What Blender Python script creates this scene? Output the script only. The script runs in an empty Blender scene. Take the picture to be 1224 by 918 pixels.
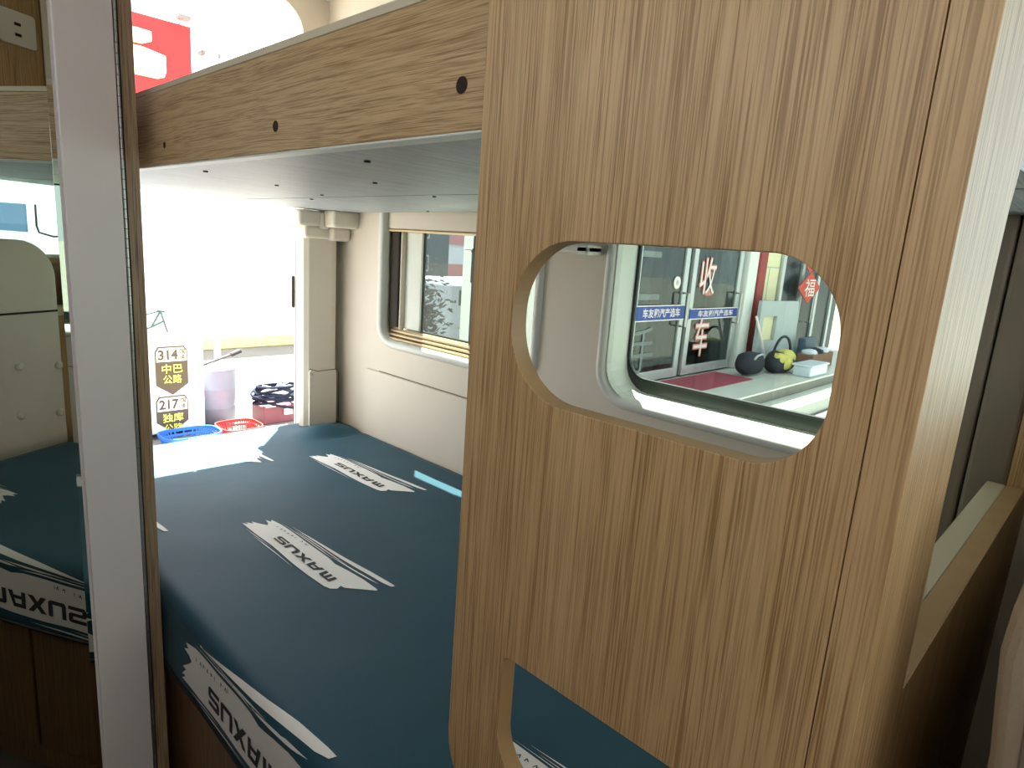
import bpy, bmesh, math, random
from mathutils import Vector, Matrix, noise
from mathutils.geometry import tessellate_polygon

# ------------------------------------------------------------------ camera, sky, sun, exposure
S = 0.38          # one unit of the layout below in metres
EYE = 1.25        # eye height above the van floor
GROUND = -0.75
scene = bpy.context.scene
col = scene.collection
rnd = random.Random(7)

cam_d = bpy.data.cameras.new('camera')
cam = bpy.data.objects.new('camera', cam_d)
col.objects.link(cam)
r_ = Vector((0.69809, -0.71275, 0.06830)); 
f_ = Vector((0.70862, 0.67437, -0.20600)).normalized()
d_ = Vector((-0.10076, -0.19243, -0.97612))
d_ = (d_ - f_ * d_.dot(f_)).normalized(); r_ = d_.cross(f_)
m = Matrix((r_, -d_, -f_)).transposed().to_4x4()
m.translation = Vector((0, 0, EYE))
cam.matrix_world = m
cam_d.sensor_width = 36.0
cam_d.lens = 766.7 / 1224 * 36
cam_d.clip_start = 0.02; cam_d.clip_end = 300
scene.camera = cam

world = bpy.data.worlds.new('sky'); scene.world = world
world.use_nodes = True
bg = world.node_tree.nodes['Background']
bg.inputs['Color'].default_value = (0.90, 0.95, 1.0, 1)
bg.inputs['Strength'].default_value = 2.3

sun_d = bpy.data.lights.new('sun', 'SUN'); sun_d.energy = 36.0; sun_d.angle = math.radians(0.6)
sun_d.color = (1.0, 0.96, 0.88)
sun = bpy.data.objects.new('sun', sun_d); col.objects.link(sun)
sun.rotation_euler = Vector((-0.27, -0.32, -1.0)).to_track_quat('-Z', 'Y').to_euler()

vs = scene.view_settings
vs.view_transform = 'Standard'; vs.look = 'None'; vs.exposure = 0.72; vs.gamma = 1.0
vs.use_curve_mapping = False

# ------------------------------------------------------------------ helpers
def U(x, y, z): return Vector((S * x, S * y, EYE + S * z))      # layout units relative to the eye
def E(x, y, z): return Vector((x, y, EYE + z))                  # metres relative to the eye
K = 0.909
def R(x, y, z): return Vector((K * x, K * y, EYE + K * z))      # things on the ground behind the van

def put(name, verts, faces, mat, parent=None, base=None, smooth=False, mats=None, fmat=None):
    verts = [Vector(v) for v in verts]
    if base is None:
        if parent is None:
            lo = Vector((min(v.x for v in verts), min(v.y for v in verts), min(v.z for v in verts)))
            hi = Vector((max(v.x for v in verts), max(v.y for v in verts), max(v.z for v in verts)))
            base = Vector(((lo.x + hi.x) / 2, (lo.y + hi.y) / 2, lo.z))
        else:
            base = Vector((0, 0, 0))
    me = bpy.data.meshes.new(name)
    if parent is not None:
        base = parent['_w'] if '_w' in parent else (0, 0, 0)
        base = Vector(base)
    me.from_pydata([v - base for v in verts], [], faces)
    me.materials.append(mat)
    if mats:
        for mm in mats: me.materials.append(mm)
        for p, i in zip(me.polygons, fmat): p.material_index = i
    if smooth:
        me.shade_smooth()
    me.update()
    o = bpy.data.objects.new(name, me); col.objects.link(o)
    if parent is not None:
        o.parent = parent
        o['_w'] = tuple(base)
    else:
        o.location = base
        o['_w'] = tuple(base)
    return o

def tag(o, label=None, cat=None, group=None, kind=None):
    if label: o['label'] = label
    if cat: o['category'] = cat
    if group: o['group'] = group
    if kind: o['kind'] = kind
    return o

def empty(name, loc, label=None, cat=None, group=None, kind=None):
    o = bpy.data.objects.new(name, None); col.objects.link(o)
    o.location = loc; o.empty_display_size = 0.05
    o['_w'] = tuple(loc)
    return tag(o, label, cat, group, kind)

class MB:
    def __init__(s): s.v = []; s.f = []
    def add(s, vs_, fs):
        n = len(s.v); s.v += [Vector(v) for v in vs_]; s.f += [tuple(i + n for i in f) for f in fs]; return s
    def addbm(s, bm):
        bm.verts.index_update()
        s.add([v.co.copy() for v in bm.verts], [[v.index for v in f.verts] for f in bm.faces]); bm.free(); return s
    def box(s, a, b, bev=0.0, seg=2, mtx=None):
        a = Vector(a); b = Vector(b)
        lo = Vector([min(a[i], b[i]) for i in range(3)]); hi = Vector([max(a[i], b[i]) for i in range(3)])
        bm = bmesh.new(); bmesh.ops.create_cube(bm, size=1)
        for v in bm.verts:
            v.co = Vector([(lo[i] + hi[i]) / 2 + v.co[i] * (hi[i] - lo[i]) for i in range(3)])
        if bev > 0:
            bev = min(bev, 0.49 * min(hi[i] - lo[i] for i in range(3)))
            bmesh.ops.bevel(bm, geom=list(bm.edges), offset=bev, segments=seg, profile=0.5, affect='EDGES')
        if mtx is not None: bm.transform(mtx)
        return s.addbm(bm)
    def tube(s, pts, r, n=8, cap=True, closed=False):
        pts = [Vector(p) for p in pts]; N = len(pts)
        rs = r if isinstance(r, (list, tuple)) else [r] * N
        vs_ = []; fs = []
        prev = None
        for i, p in enumerate(pts):
            if closed: t = (pts[(i + 1) % N] - pts[i - 1])
            elif i == 0: t = pts[1] - pts[0]
            elif i == N - 1: t = pts[-1] - pts[-2]
            else: t = pts[i + 1] - pts[i - 1]
            t.normalize()
            if prev is None:
                a = t.orthogonal().normalized()
            else:
                a = (prev - t * prev.dot(t)).normalized()
            prev = a; b = t.cross(a)
            for k in range(n):
                q = 2 * math.pi * k / n
                vs_.append(p + (a * math.cos(q) + b * math.sin(q)) * rs[i])
        M_ = N if closed else N - 1
        for i in range(M_):
            j = (i + 1) % N
            for k in range(n):
                l = (k + 1) % n
                fs.append((i * n + k, i * n + l, j * n + l, j * n + k))
        if cap and not closed:
            fs.append(tuple(range(n - 1, -1, -1))); fs.append(tuple((N - 1) * n + k for k in range(n)))
        return s.add(vs_, fs)
    def lathe(s, c, prof, n=28):
        c = Vector(c); vs_ = []; fs = []
        for (r, z) in prof:
            for k in range(n):
                q = 2 * math.pi * k / n
                vs_.append(c + Vector((r * math.cos(q), r * math.sin(q), z)))
        for i in range(len(prof) - 1):
            for k in range(n):
                l = (k + 1) % n
                fs.append((i * n + k, i * n + l, (i + 1) * n + l, (i + 1) * n + k))
        fs.append(tuple(range(n - 1, -1, -1)))
        fs.append(tuple((len(prof) - 1) * n + k for k in range(n)))
        return s.add(vs_, fs)
    def loft(s, loops, capa=False, capb=False):
        n = len(loops[0]); vs_ = [p for l in loops for p in l]; fs = []
        for i in range(len(loops) - 1):
            for k in range(n):
                l = (k + 1) % n
                fs.append((i * n + k, i * n + l, (i + 1) * n + l, (i + 1) * n + k))
        if capa: fs.append(tuple(range(n - 1, -1, -1)))
        if capb: fs.append(tuple((len(loops) - 1) * n + k for k in range(n)))
        return s.add(vs_, fs)
    def build(s, name, mat, parent=None, base=None, smooth=False):
        return put(name, s.v, s.f, mat, parent, base, smooth)

def shape(outlines, thick, bev=0.0, seg=2):
    """Outline with holes, extruded: returns (verts, faces) with local z from -thick/2 to thick/2."""
    cu = bpy.data.curves.new('shape_curve', 'CURVE'); cu.dimensions = '2D'; cu.fill_mode = 'BOTH'
    for pts in outlines:
        sp = cu.splines.new('POLY'); sp.points.add(len(pts) - 1)
        for p, q in zip(sp.points, pts): p.co = (q[0], q[1], 0, 1)
        sp.use_cyclic_u = True
    cu.extrude = max(thick / 2 - bev, 1e-5)
    if bev > 0:
        cu.bevel_depth = bev; cu.bevel_resolution = seg; cu.offset = -bev
    o = bpy.data.objects.new('shape_tmp', cu); col.objects.link(o)
    dg = bpy.context.evaluated_depsgraph_get(); dg.update()
    me = bpy.data.meshes.new_from_object(o.evaluated_get(dg))
    vs_ = [v.co.copy() for v in me.vertices]; fs = [tuple(p.vertices) for p in me.polygons]
    bpy.data.objects.remove(o); bpy.data.curves.remove(cu); bpy.data.meshes.remove(me)
    return vs_, fs

def text_geo(body, size=1.0, extrude=0.0, align='CENTER', offset=0.0):
    cu = bpy.data.curves.new('text_curve', 'FONT'); cu.body = body; cu.size = size
    cu.align_x = align; cu.align_y = 'CENTER'; cu.extrude = extrude; cu.offset = offset
    cu.resolution_u = 3
    o = bpy.data.objects.new('text_tmp', cu); col.objects.link(o)
    dg = bpy.context.evaluated_depsgraph_get(); dg.update()
    me = bpy.data.meshes.new_from_object(o.evaluated_get(dg))
    vs_ = [v.co.copy() for v in me.vertices]; fs = [tuple(p.vertices) for p in me.polygons]
    bpy.data.objects.remove(o); bpy.data.curves.remove(cu); bpy.data.meshes.remove(me)
    return vs_, fs

def fit_text(body, w, h, extrude=0.0, offset=0.0):
    vs_, fs = text_geo(body, 1.0, 0.0, offset=offset)
    x0 = min(v.x for v in vs_); x1 = max(v.x for v in vs_); y0 = min(v.y for v in vs_); y1 = max(v.y for v in vs_)
    out = [Vector(((v.x - (x0 + x1) / 2) / (x1 - x0) * w, (v.y - (y0 + y1) / 2) / (y1 - y0) * h, 0)) for v in vs_]
    return out, fs

def rr(a0, a1, b0, b1, r, n=6):
    """rounded rectangle, n points per corner (counter-clockwise); r may be 4 radii from (a1,b1) on"""
    rs = r if isinstance(r, (list, tuple)) else [r] * 4
    out = []
    for (cx, cy, q, rad) in ((a1 - rs[0], b1 - rs[0], 0, rs[0]), (a0 + rs[1], b1 - rs[1], 90, rs[1]), (a0 + rs[2], b0 + rs[2], 180, rs[2]), (a1 - rs[3], b0 + rs[3], 270, rs[3])):
        for i in range(n + 1):
            t = math.radians(q + 90 * i / n)
            out.append((cx + rad * math.cos(t), cy + rad * math.sin(t)))
    return out

# local frames: plane facing the van aisle (normal -X): local x -> world Y, local y -> Z
def in_yz(vs_, xu): return [U(xu + v[2], v[0], v[1]) for v in vs_]     # units, extruded along X
def in_xz(vs_, yu): return [U(v[0], yu + v[2], v[1]) for v in vs_]

# ------------------------------------------------------------------ materials
MATS = {}
def nodes_of(name):
    mt = bpy.data.materials.new(name); mt.use_nodes = True
    nt = mt.node_tree; b = nt.nodes['Principled BSDF']
    return mt, nt, b

def lin(c):
    return tuple((x / 12.92 if x <= 0.04045 else ((x + 0.055) / 1.055) ** 2.4) for x in c)
def rgb(r, g, b): return lin((r / 255, g / 255, b / 255))

def plain(name, c, rough=0.5, metal=0.0, spec=0.5, var=0.06, scale=6.0, bump=0.0, bscale=60.0):
    if name in MATS: return MATS[name]
    mt, nt, b = nodes_of(name)
    tc = nt.nodes.new('ShaderNodeTexCoord')
    nz = nt.nodes.new('ShaderNodeTexNoise'); nz.inputs['Scale'].default_value = scale; nz.inputs['Detail'].default_value = 4
    nt.links.new(tc.outputs['Object'], nz.inputs['Vector'])
    rp = nt.nodes.new('ShaderNodeValToRGB')
    rp.color_ramp.elements[0].position = 0.3; rp.color_ramp.elements[1].position = 0.7
    rp.color_ramp.elements[0].color = (*[x * (1 - var) for x in c], 1)
    rp.color_ramp.elements[1].color = (*[min(1, x * (1 + var)) for x in c], 1)
    nt.links.new(nz.outputs['Fac'], rp.inputs['Fac'])
    nt.links.new(rp.outputs['Color'], b.inputs['Base Color'])
    b.inputs['Roughness'].default_value = rough; b.inputs['Metallic'].default_value = metal
    b.inputs['Specular IOR Level'].default_value = spec
    if bump > 0:
        n2 = nt.nodes.new('ShaderNodeTexNoise'); n2.inputs['Scale'].default_value = bscale; n2.inputs['Detail'].default_value = 3
        nt.links.new(tc.outputs['Object'], n2.inputs['Vector'])
        bp = nt.nodes.new('ShaderNodeBump'); bp.inputs['Strength'].default_value = bump; bp.inputs['Distance'].default_value = 0.002
        nt.links.new(n2.outputs['Fac'], bp.inputs['Height']); nt.links.new(bp.outputs['Normal'], b.inputs['Normal'])
    MATS[name] = mt
    return mt

def wood(name, axis, light, dark, pore, rough=0.42, wav=0.0, fine=1.0):
    if name in MATS: return MATS[name]
    mt, nt, b = nodes_of(name); L = nt.links.new
    tc = nt.nodes.new('ShaderNodeTexCoord')
    vec = tc.outputs['Object']
    if wav > 0:     # bend the grain into long waves
        wn = nt.nodes.new('ShaderNodeTexNoise'); wn.inputs['Scale'].default_value = 5.0; wn.inputs['Detail'].default_value = 1.0
        mw = nt.nodes.new('ShaderNodeMapping'); mw.inputs['Scale'].default_value = [0.45 if a == axis else 1.4 for a in 'XYZ']
        L(tc.outputs['Object'], mw.inputs['Vector']); L(mw.outputs['Vector'], wn.inputs['Vector'])
        vm = nt.nodes.new('ShaderNodeVectorMath'); vm.operation = 'MULTIPLY_ADD'
        vm.inputs[1].default_value = [0 if a == axis else wav for a in 'XYZ']
        L(wn.outputs['Color'], vm.inputs[0]); L(tc.outputs['Object'], vm.inputs[2]); vec = vm.outputs['Vector']
    def stretched(scale, ratio, detail, rough_):
        mp = nt.nodes.new('ShaderNodeMapping'); mp.inputs['Scale'].default_value = [scale * (ratio if a == axis else 1) for a in 'XYZ']
        nz = nt.nodes.new('ShaderNodeTexNoise'); nz.inputs['Scale'].default_value = 1.0
        nz.inputs['Detail'].default_value = detail; nz.inputs['Roughness'].default_value = rough_
        L(vec, mp.inputs['Vector']); L(mp.outputs['Vector'], nz.inputs['Vector'])
        return nz.outputs['Fac']
    broad = stretched(34 * fine, 0.03, 3, 0.55)
    mid = stretched(170 * fine, 0.014, 3, 0.55)
    pores = stretched(800 * fine, 0.014, 2, 0.5)
    r1 = nt.nodes.new('ShaderNodeValToRGB')
    r1.color_ramp.elements[0].position = 0.26; r1.color_ramp.elements[0].color = (*dark, 1)
    r1.color_ramp.elements[1].position = 0.62; r1.color_ramp.elements[1].color = (*light, 1)
    mx0 = nt.nodes.new('ShaderNodeMath'); mx0.operation = 'MULTIPLY_ADD'; mx0.inputs[1].default_value = 0.5
    h = nt.nodes.new('ShaderNodeMath'); h.operation = 'MULTIPLY'; h.inputs[1].default_value = 0.5
    L(mid, h.inputs[0]); L(broad, mx0.inputs[0]); L(h.outputs[0], mx0.inputs[2]); L(mx0.outputs[0], r1.inputs['Fac'])
    r2 = nt.nodes.new('ShaderNodeValToRGB')
    r2.color_ramp.elements[0].position = 0.40; r2.color_ramp.elements[0].color = (1, 1, 1, 1)
    r2.color_ramp.elements[1].position = 0.56; r2.color_ramp.elements[1].color = (0, 0, 0, 1)
    L(pores, r2.inputs['Fac'])
    mk = nt.nodes.new('ShaderNodeValToRGB')
    mk.color_ramp.elements[0].position = 0.40; mk.color_ramp.elements[0].color = (0.95, 0.95, 0.95, 1)
    mk.color_ramp.elements[1].position = 0.60; mk.color_ramp.elements[1].color = (0.42, 0.42, 0.42, 1)
    L(mid, mk.inputs['Fac'])
    mm = nt.nodes.new('ShaderNodeMath'); mm.operation = 'MULTIPLY'
    L(r2.outputs['Color'], mm.inputs[0]); L(mk.outputs['Color'], mm.inputs[1])
    mx = nt.nodes.new('ShaderNodeMix'); mx.data_type = 'RGBA'
    L(mm.outputs[0], mx.inputs[0]); L(r1.outputs['Color'], mx.inputs[6]); mx.inputs[7].default_value = (*pore, 1)
    L(mx.outputs[2], b.inputs['Base Color'])
    b.inputs['Roughness'].default_value = rough
    bp = nt.nodes.new('ShaderNodeBump'); bp.inputs['Strength'].default_value = 0.35; bp.inputs['Distance'].default_value = 0.0006
    iv = nt.nodes.new('ShaderNodeMath'); iv.operation = 'SUBTRACT'; iv.inputs[0].default_value = 1.0
    L(mm.outputs[0], iv.inputs[1]); L(iv.outputs[0], bp.inputs['Height']); L(bp.outputs['Normal'], b.inputs['Normal'])
    MATS[name] = mt
    return mt

def glass(name, c=(0.8, 0.85, 0.83), mixf=0.08):
    """thin pane: tinted transparency plus a mirror-like skin"""
    mt = bpy.data.materials.new(name); mt.use_nodes = True
    nt = mt.node_tree; nt.nodes.clear(); L = nt.links.new
    out = nt.nodes.new('ShaderNodeOutputMaterial')
    tr = nt.nodes.new('ShaderNodeBsdfTransparent'); tr.inputs['Color'].default_value = (*c, 1)
    gl = nt.nodes.new('ShaderNodeBsdfGlossy'); gl.inputs['Roughness'].default_value = 0.02
    fr = nt.nodes.new('ShaderNodeLayerWeight'); fr.inputs['Blend'].default_value = 0.25
    pw = nt.nodes.new('ShaderNodeMath'); pw.operation = 'POWER'; pw.inputs[1].default_value = 4.0
    ml = nt.nodes.new('ShaderNodeMath'); ml.operation = 'MULTIPLY_ADD'; ml.inputs[1].default_value = 0.5; ml.inputs[2].default_value = mixf * 0.5
    mx = nt.nodes.new('ShaderNodeMixShader')
    L(fr.outputs['Facing'], pw.inputs[0]); L(pw.outputs[0], ml.inputs[0]); L(ml.outputs[0], mx.inputs[0]); L(tr.outputs[0], mx.inputs[1]); L(gl.outputs[0], mx.inputs[2]); L(mx.outputs[0], out.inputs[0])
    return mt

OAK_L, OAK_D, OAK_P = rgb(208, 174, 128), rgb(190, 154, 106), rgb(150, 114, 70)
M_oak = wood('oak_upright', 'Z', OAK_L, OAK_D, OAK_P)
M_oakp = wood('oak_satin', 'Z', OAK_L, OAK_D, OAK_P, rough=0.44)
M_oak_y = wood('oak_lengthwise', 'Y', rgb(204, 174, 130), rgb(186, 154, 108), rgb(142, 110, 70), wav=0.02)
M_oak_edge = wood('oak_edge_band', 'Z', rgb(206, 174, 128), rgb(184, 146, 98), rgb(150, 112, 70), rough=0.5)
M_pale = wood('pale_oak', 'Z', rgb(222, 204, 176), rgb(204, 184, 154), rgb(168, 146, 118), rough=0.5)
M_ply = wood('pale_board', 'X', rgb(176, 181, 186), rgb(160, 166, 172), rgb(120, 126, 132), rough=0.45)
M_brown = wood('brown_base_board', 'Z', rgb(140, 106, 74), rgb(118, 86, 58), rgb(84, 60, 38), rough=0.45)
M_post = wood('grey_oak', 'Z', rgb(186, 160, 126), rgb(158, 132, 100), rgb(112, 92, 70), rough=0.4)
M_beige = plain('beige_plastic', rgb(222, 213, 198), 0.55, var=0.025, bump=0.15, bscale=250)
M_beige_dark = plain('dimmed_beige_trim', rgb(132, 122, 106), 0.6, var=0.03, bump=0.1, bscale=200)  # beige darkened so the post covers carry the niche's dimness in their colour
M_frame_grey = plain('pale_grey_plastic', rgb(226, 228, 222), 0.45, var=0.02)
M_mint = plain('mint_plastic', rgb(224, 229, 220), 0.45, var=0.02)
M_gold = plain('champagne_aluminium', rgb(190, 170, 132), 0.4, metal=0.35, var=0.03)
M_white = plain('white_paint', rgb(228, 222, 220), 0.38, var=0.02)
M_black = plain('black_rubber', rgb(22, 24, 24), 0.5)
M_seam = plain('dark_seam', rgb(46, 38, 30), 0.8)
M_frit = plain('dark_glass_border', rgb(44, 50, 46), 0.3)
M_steel = plain('brushed_steel', rgb(190, 190, 186), 0.3, metal=0.9)
M_seam2 = plain('shallow_groove', rgb(140, 128, 110), 0.8)
M_ledge = plain('pale_ledge', rgb(206, 194, 168), 0.5, var=.03)
M_oakband = plain('oak_edge_plain', rgb(178, 146, 102), 0.5, var=.05, scale=30)
M_vinyl = plain('grey_floor_vinyl', rgb(74, 68, 62), 0.5, bump=0.1)
M_ceil = plain('white_ceiling', rgb(226, 222, 214), 0.6, var=0.02)
M_seat = plain('beige_upholstery', rgb(170, 158, 138), 0.7, var=0.05, bump=0.3, bscale=350)
M_print = plain('white_print', rgb(248, 246, 243), 0.75, var=0.02)
M_ink = plain('black_print', rgb(52, 54, 58), 0.75)
M_socket = plain('white_socket', rgb(236, 230, 216), 0.4, var=0.01)
M_hole = plain('dark_hole', rgb(40, 22, 14), 0.8)
M_grey_ = plain('mid_grey_plastic', rgb(110, 112, 110), 0.5)
M_glass = glass('tinted_window_glass', (0.54, 0.60, 0.57), 0.06)
M_glass2 = glass('clear_shop_glass', (0.58, 0.64, 0.64), 0.22)

def mirror_mat():
    mt, nt, b = nodes_of('mirror_silver')
    b.inputs['Base Color'].default_value = (0.54, 0.56, 0.50, 1); b.inputs['Metallic'].default_value = 1
    b.inputs['Roughness'].default_value = 0.005
    tc = nt.nodes.new('ShaderNodeTexCoord'); nz = nt.nodes.new('ShaderNodeTexNoise'); nz.inputs['Scale'].default_value = 4
    rp = nt.nodes.new('ShaderNodeValToRGB'); rp.color_ramp.elements[0].color = (0.54, 0.56, 0.50, 1); rp.color_ramp.elements[1].color = (0.57, 0.59, 0.53, 1)
    nt.links.new(tc.outputs['Object'], nz.inputs['Vector']); nt.links.new(nz.outputs['Fac'], rp.inputs['Fac']); nt.links.new(rp.outputs['Color'], b.inputs['Base Color'])
    return mt
M_mirror = mirror_mat()

def sheet_mat():
    mt, nt, b = nodes_of('teal_cotton'); L = nt.links.new
    tc = nt.nodes.new('ShaderNodeTexCoord')
    nz = nt.nodes.new('ShaderNodeTexNoise'); nz.inputs['Scale'].default_value = 3.0; nz.inputs['Detail'].default_value = 5
    L(tc.outputs['Object'], nz.inputs['Vector'])
    rp = nt.nodes.new('ShaderNodeValToRGB')
    rp.color_ramp.elements[0].color = (*rgb(24, 70, 88), 1); rp.color_ramp.elements[1].color = (*rgb(30, 82, 100), 1)
    L(nz.outputs['Fac'], rp.inputs['Fac']); L(rp.outputs['Color'], b.inputs['Base Color'])
    b.inputs['Roughness'].default_value = 0.62
    b.inputs['Specular IOR Level'].default_value = 0.35
    b.inputs['Sheen Weight'].default_value = 0.08; b.inputs['Sheen Roughness'].default_value = 0.4
    wv = nt.nodes.new('ShaderNodeTexNoise'); wv.inputs['Scale'].default_value = 900
    L(tc.outputs['Object'], wv.inputs['Vector'])
    w2 = nt.nodes.new('ShaderNodeTexNoise'); w2.inputs['Scale'].default_value = 7; w2.inputs['Detail'].default_value = 3
    L(tc.outputs['Object'], w2.inputs['Vector'])
    b1 = nt.nodes.new('ShaderNodeBump'); b1.inputs['Strength'].default_value = 0.12; b1.inputs['Distance'].default_value = 0.0005
    b2 = nt.nodes.new('ShaderNodeBump'); b2.inputs['Strength'].default_value = 0.25; b2.inputs['Distance'].default_value = 0.01
    L(wv.outputs['Fac'], b1.inputs['Height']); L(w2.outputs['Fac'], b2.inputs['Height']); L(b2.outputs['Normal'], b1.inputs['Normal']); L(b1.outputs['Normal'], b.inputs['Normal'])
    return mt
M_teal = sheet_mat()

# ------------------------------------------------------------------ the van shell
ZF = -EYE / S                 # floor in layout units
ZC = 2.15                     # ceiling
XL = -1.25                    # left wall
YF = -8.4                     # front end
def struct(name, mb, mat, parent=None, smooth=False):
    o = mb.build(name, mat, parent, smooth=smooth)
    if parent is None: o['kind'] = 'structure'
    return o

struct('floor', MB().box(U(XL, YF, ZF), U(3.7, 6.15, ZF - 0.12)), M_vinyl)
struct('ceiling', MB().box(U(XL - .3, YF, ZC), U(3.75, 6.2, ZC + 0.12)), M_ceil)

W1 = rr(3.07, 5.03, -0.93, 0.36, [0.16, 0.16, 0.2, 0.2])
W2 = rr(0.62, 2.44, -0.90, 0.30, [0.16, 0.16, 0.22, 0.22])
W3 = rr(-2.30, -0.12, -0.90, 1.30, 0.16)
outl = [(-8.3, ZF), (6.0, ZF), (6.0, ZC), (-8.3, ZC)]
v, f = shape([outl, W1, W2, W3], 0.22)
wall = put('wall_right', in_yz(v, 3.45 + 0.11), f, M_beige); wall['kind'] = 'structure'
# lower trim pad with the groove line along its top
v, f = shape([rr(0.85, 5.25, -1.95, -1.225, 0.04)], 0.03, 0.008)
put('trim_pad', in_yz(v, 3.445), f, M_beige, wall, smooth=False)
put('groove', MB().box(U(3.440, 0.85, -1.2215), U(3.449, 5.02, -1.2165)).v, MB().box(U(3.440, 0.85, -1.2215), U(3.449, 5.02, -1.2165)).f, M_seam2, wall)
# little bracket high on the wall between the windows
mb = MB().box(U(3.30, 2.56, 0.0), U(3.45, 2.98, 0.055), 0.006)
mb.box(U(3.30, 2.56, -0.01), U(3.45, 2.66, 0.06), 0.006)
mb.build('bracket', M_frame_grey, wall)

# left wall, unseen high openings added to light panel and bunk, wardrobe side closed
mb = MB()
mb.box(U(XL - .2, 0.6, ZF), U(XL, 6.0, 0.6)); mb.box(U(XL - .2, 0.6, 1.45), U(XL, 6.0, ZC)); mb.box(U(XL - .2, 3.0, 0.6), U(XL, 6.0, 1.45)); mb.box(U(XL - .2, 0.5, 0.6), U(XL, 0.8, 1.45))
mb.box(U(XL - .2, -4.6, 1.45), U(XL, 0.6, ZC))
mb.box(U(XL - .2, -4.6, ZF), U(XL, 0.6, 0.6))
mb.box(U(XL - .2, -8.3, ZF), U(XL, -4.6, -0.2))
mb.box(U(XL - .2, -8.3, 1.5), U(XL, -4.6, ZC))
struct('wall_left', mb, M_brown)
# rear frame around the open back doors
v, f = shape([[(XL - .2, ZF - .1), (3.75, ZF - .1), (3.75, ZC), (XL - .2, ZC)], rr(-0.95, 3.19, ZF + .12, 2.06, [0.28, 0.28, 0.1, 0.1])], 0.16)
o = put('wall_rear', in_xz(v, 6.08), f, M_beige); o['kind'] = 'structure'
# front: dash-high wall below the windscreen
mb = MB().box(U(XL, -8.4, ZF), U(3.5, -8.2, -0.2)); mb.box(U(XL, -8.4, 1.5), U(3.5, -8.2, ZC))
struct('wall_front', mb, M_beige)

# rear corner pillar: cover, moulded cap, access plate
base = U(3.22, 5.75, -2.1)
pil = empty('trim_1', base, kind='structure')
prof = [(3.14, 5.98), (3.015, 5.76), (3.03, 5.70), (3.07, 5.67), (3.30, 5.65), (3.345, 5.66), (3.37, 5.69), (3.40, 5.80), (3.46, 5.84), (3.46, 5.98)]
MB().loft([[U(a, b, -2.1) for a, b in prof], [U(a, b, 0.0) for a, b in prof]], True, True).build('pillar_cover', M_beige, pil, smooth=False)
cap = MB().box(U(2.935, 5.60, 0.075), U(3.20, 5.98, 0.22), 0.012, 3).box(U(3.14, 5.58, 0.06), U(3.24, 5.98, 0.21), 0.01).box(U(3.18, 5.42, 0.075), U(3.46, 5.98, 0.235), 0.012, 3)
cap.box(U(3.0, 5.61, -0.035), U(3.30, 5.98, 0.085), 0.012, 3).box(U(3.24, 5.55, -0.045), U(3.45, 5.98, 0.085), 0.012, 3)
cap.build('pillar_cap', M_beige, pil)
v, f = shape([rr(3.06, 3.355, -2.0, -1.29, [0.05, 0.03, 0.01, 0.01])], 0.02, 0.004)
put('access_plate', in_xz(v, 5.645), f, M_beige, pil)
MB().tube([U(3.06, 5.632, -1.275), U(3.14, 5.632, -1.305), U(3.355, 5.632, -1.30), U(3.38, 5.64, -1.34), U(3.385, 5.64, -2.0)], 0.0012, 5).build('plate_seam', M_seam, pil)
MB().tube([U(3.085, 5.655, -1.33), U(3.085, 5.62, -1.33)], 0.004, 10).build('screw', M_steel, pil)

# ------------------------------------------------------------------ windows
def ringloft(y0, y1, z0, z1, r, steps):
    """loops of rounded rectangles (inset, x) in layout units"""
    loops = []
    for ins, x in steps:
        rad = [max(0.03, q - ins) for q in r]
        loops.append([U(x, a, b) for a, b in rr(y0 + ins, y1 - ins, z0 + ins, z1 - ins, rad)])
    return loops

w = empty('window_1', U(3.5, 4.0, -0.9), kind='structure')
MB().loft(ringloft(3.05, 5.06, -0.965, 0.40, [.2] * 4, [(-0.01, 3.449), (0.0, 3.425), (0.035, 3.42), (0.06, 3.435), (0.065, 3.50)])).build('outer_trim', M_frame_grey, w, smooth=True)
v, f = shape([rr(3.06, 5.03, -0.925, 0.34, .15), rr(3.13, 4.86, -0.80, 0.11, .03)], 0.05, 0.008)
put('alloy_frame', in_yz(v, 3.565), f, M_gold, w)
mb = MB().box(U(3.48, 3.09, 0.10), U(3.60, 5.0, 0.33), 0.004)
mb.build('blind_cassette', M_beige, w)
MB().box(U(3.47, 3.09, 0.078), U(3.60, 4.97, 0.098), 0.002).build('cassette_lip', M_gold, w)
MB().box(U(3.50, 4.845, -0.78), U(3.54, 4.96, 0.08), 0.004).build('blind_guide', M_seam, w)
MB().box(U(3.515, 4.82, -0.80), U(3.575, 4.845, 0.08), 0.004).build('blind_guide_lip', M_beige, w)
MB().box(U(3.56, 4.59, -0.79), U(3.60, 4.825, 0.08), 0.003).build('sash_stile', M_mint, w)
for i in range(3):
    MB().box(U(3.475 + .02 * i, 3.09, -0.90 + .033 * i), U(3.56, 4.96, -0.875 + .033 * i), 0.003).build('sill_rail', M_gold, w)
MB().box(U(3.585, 3.15, -0.83), U(3.60, 4.80, 0.14)).build('pane', M_glass, w)
MB().box(U(3.570, 3.83, -0.79), U(3.605, 3.94, 0.09), 0.003).build('meeting_stile', M_black, w)
MB().box(U(3.545, 3.84, -0.30), U(3.572, 3.93, -0.02), 0.006).build('latch', M_black, w)
MB().box(U(3.55, 3.93, -0.06), U(3.572, 4.02, -0.03), 0.003).build('latch_lever', M_steel, w)
v, f = shape([rr(3.09, 4.62, -0.81, 0.12, .05), rr(3.115, 4.575, -0.785, 0.085, .03)], 0.02)
put('pane_seal', in_yz(v, 3.59), f, M_black, w)

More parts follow.
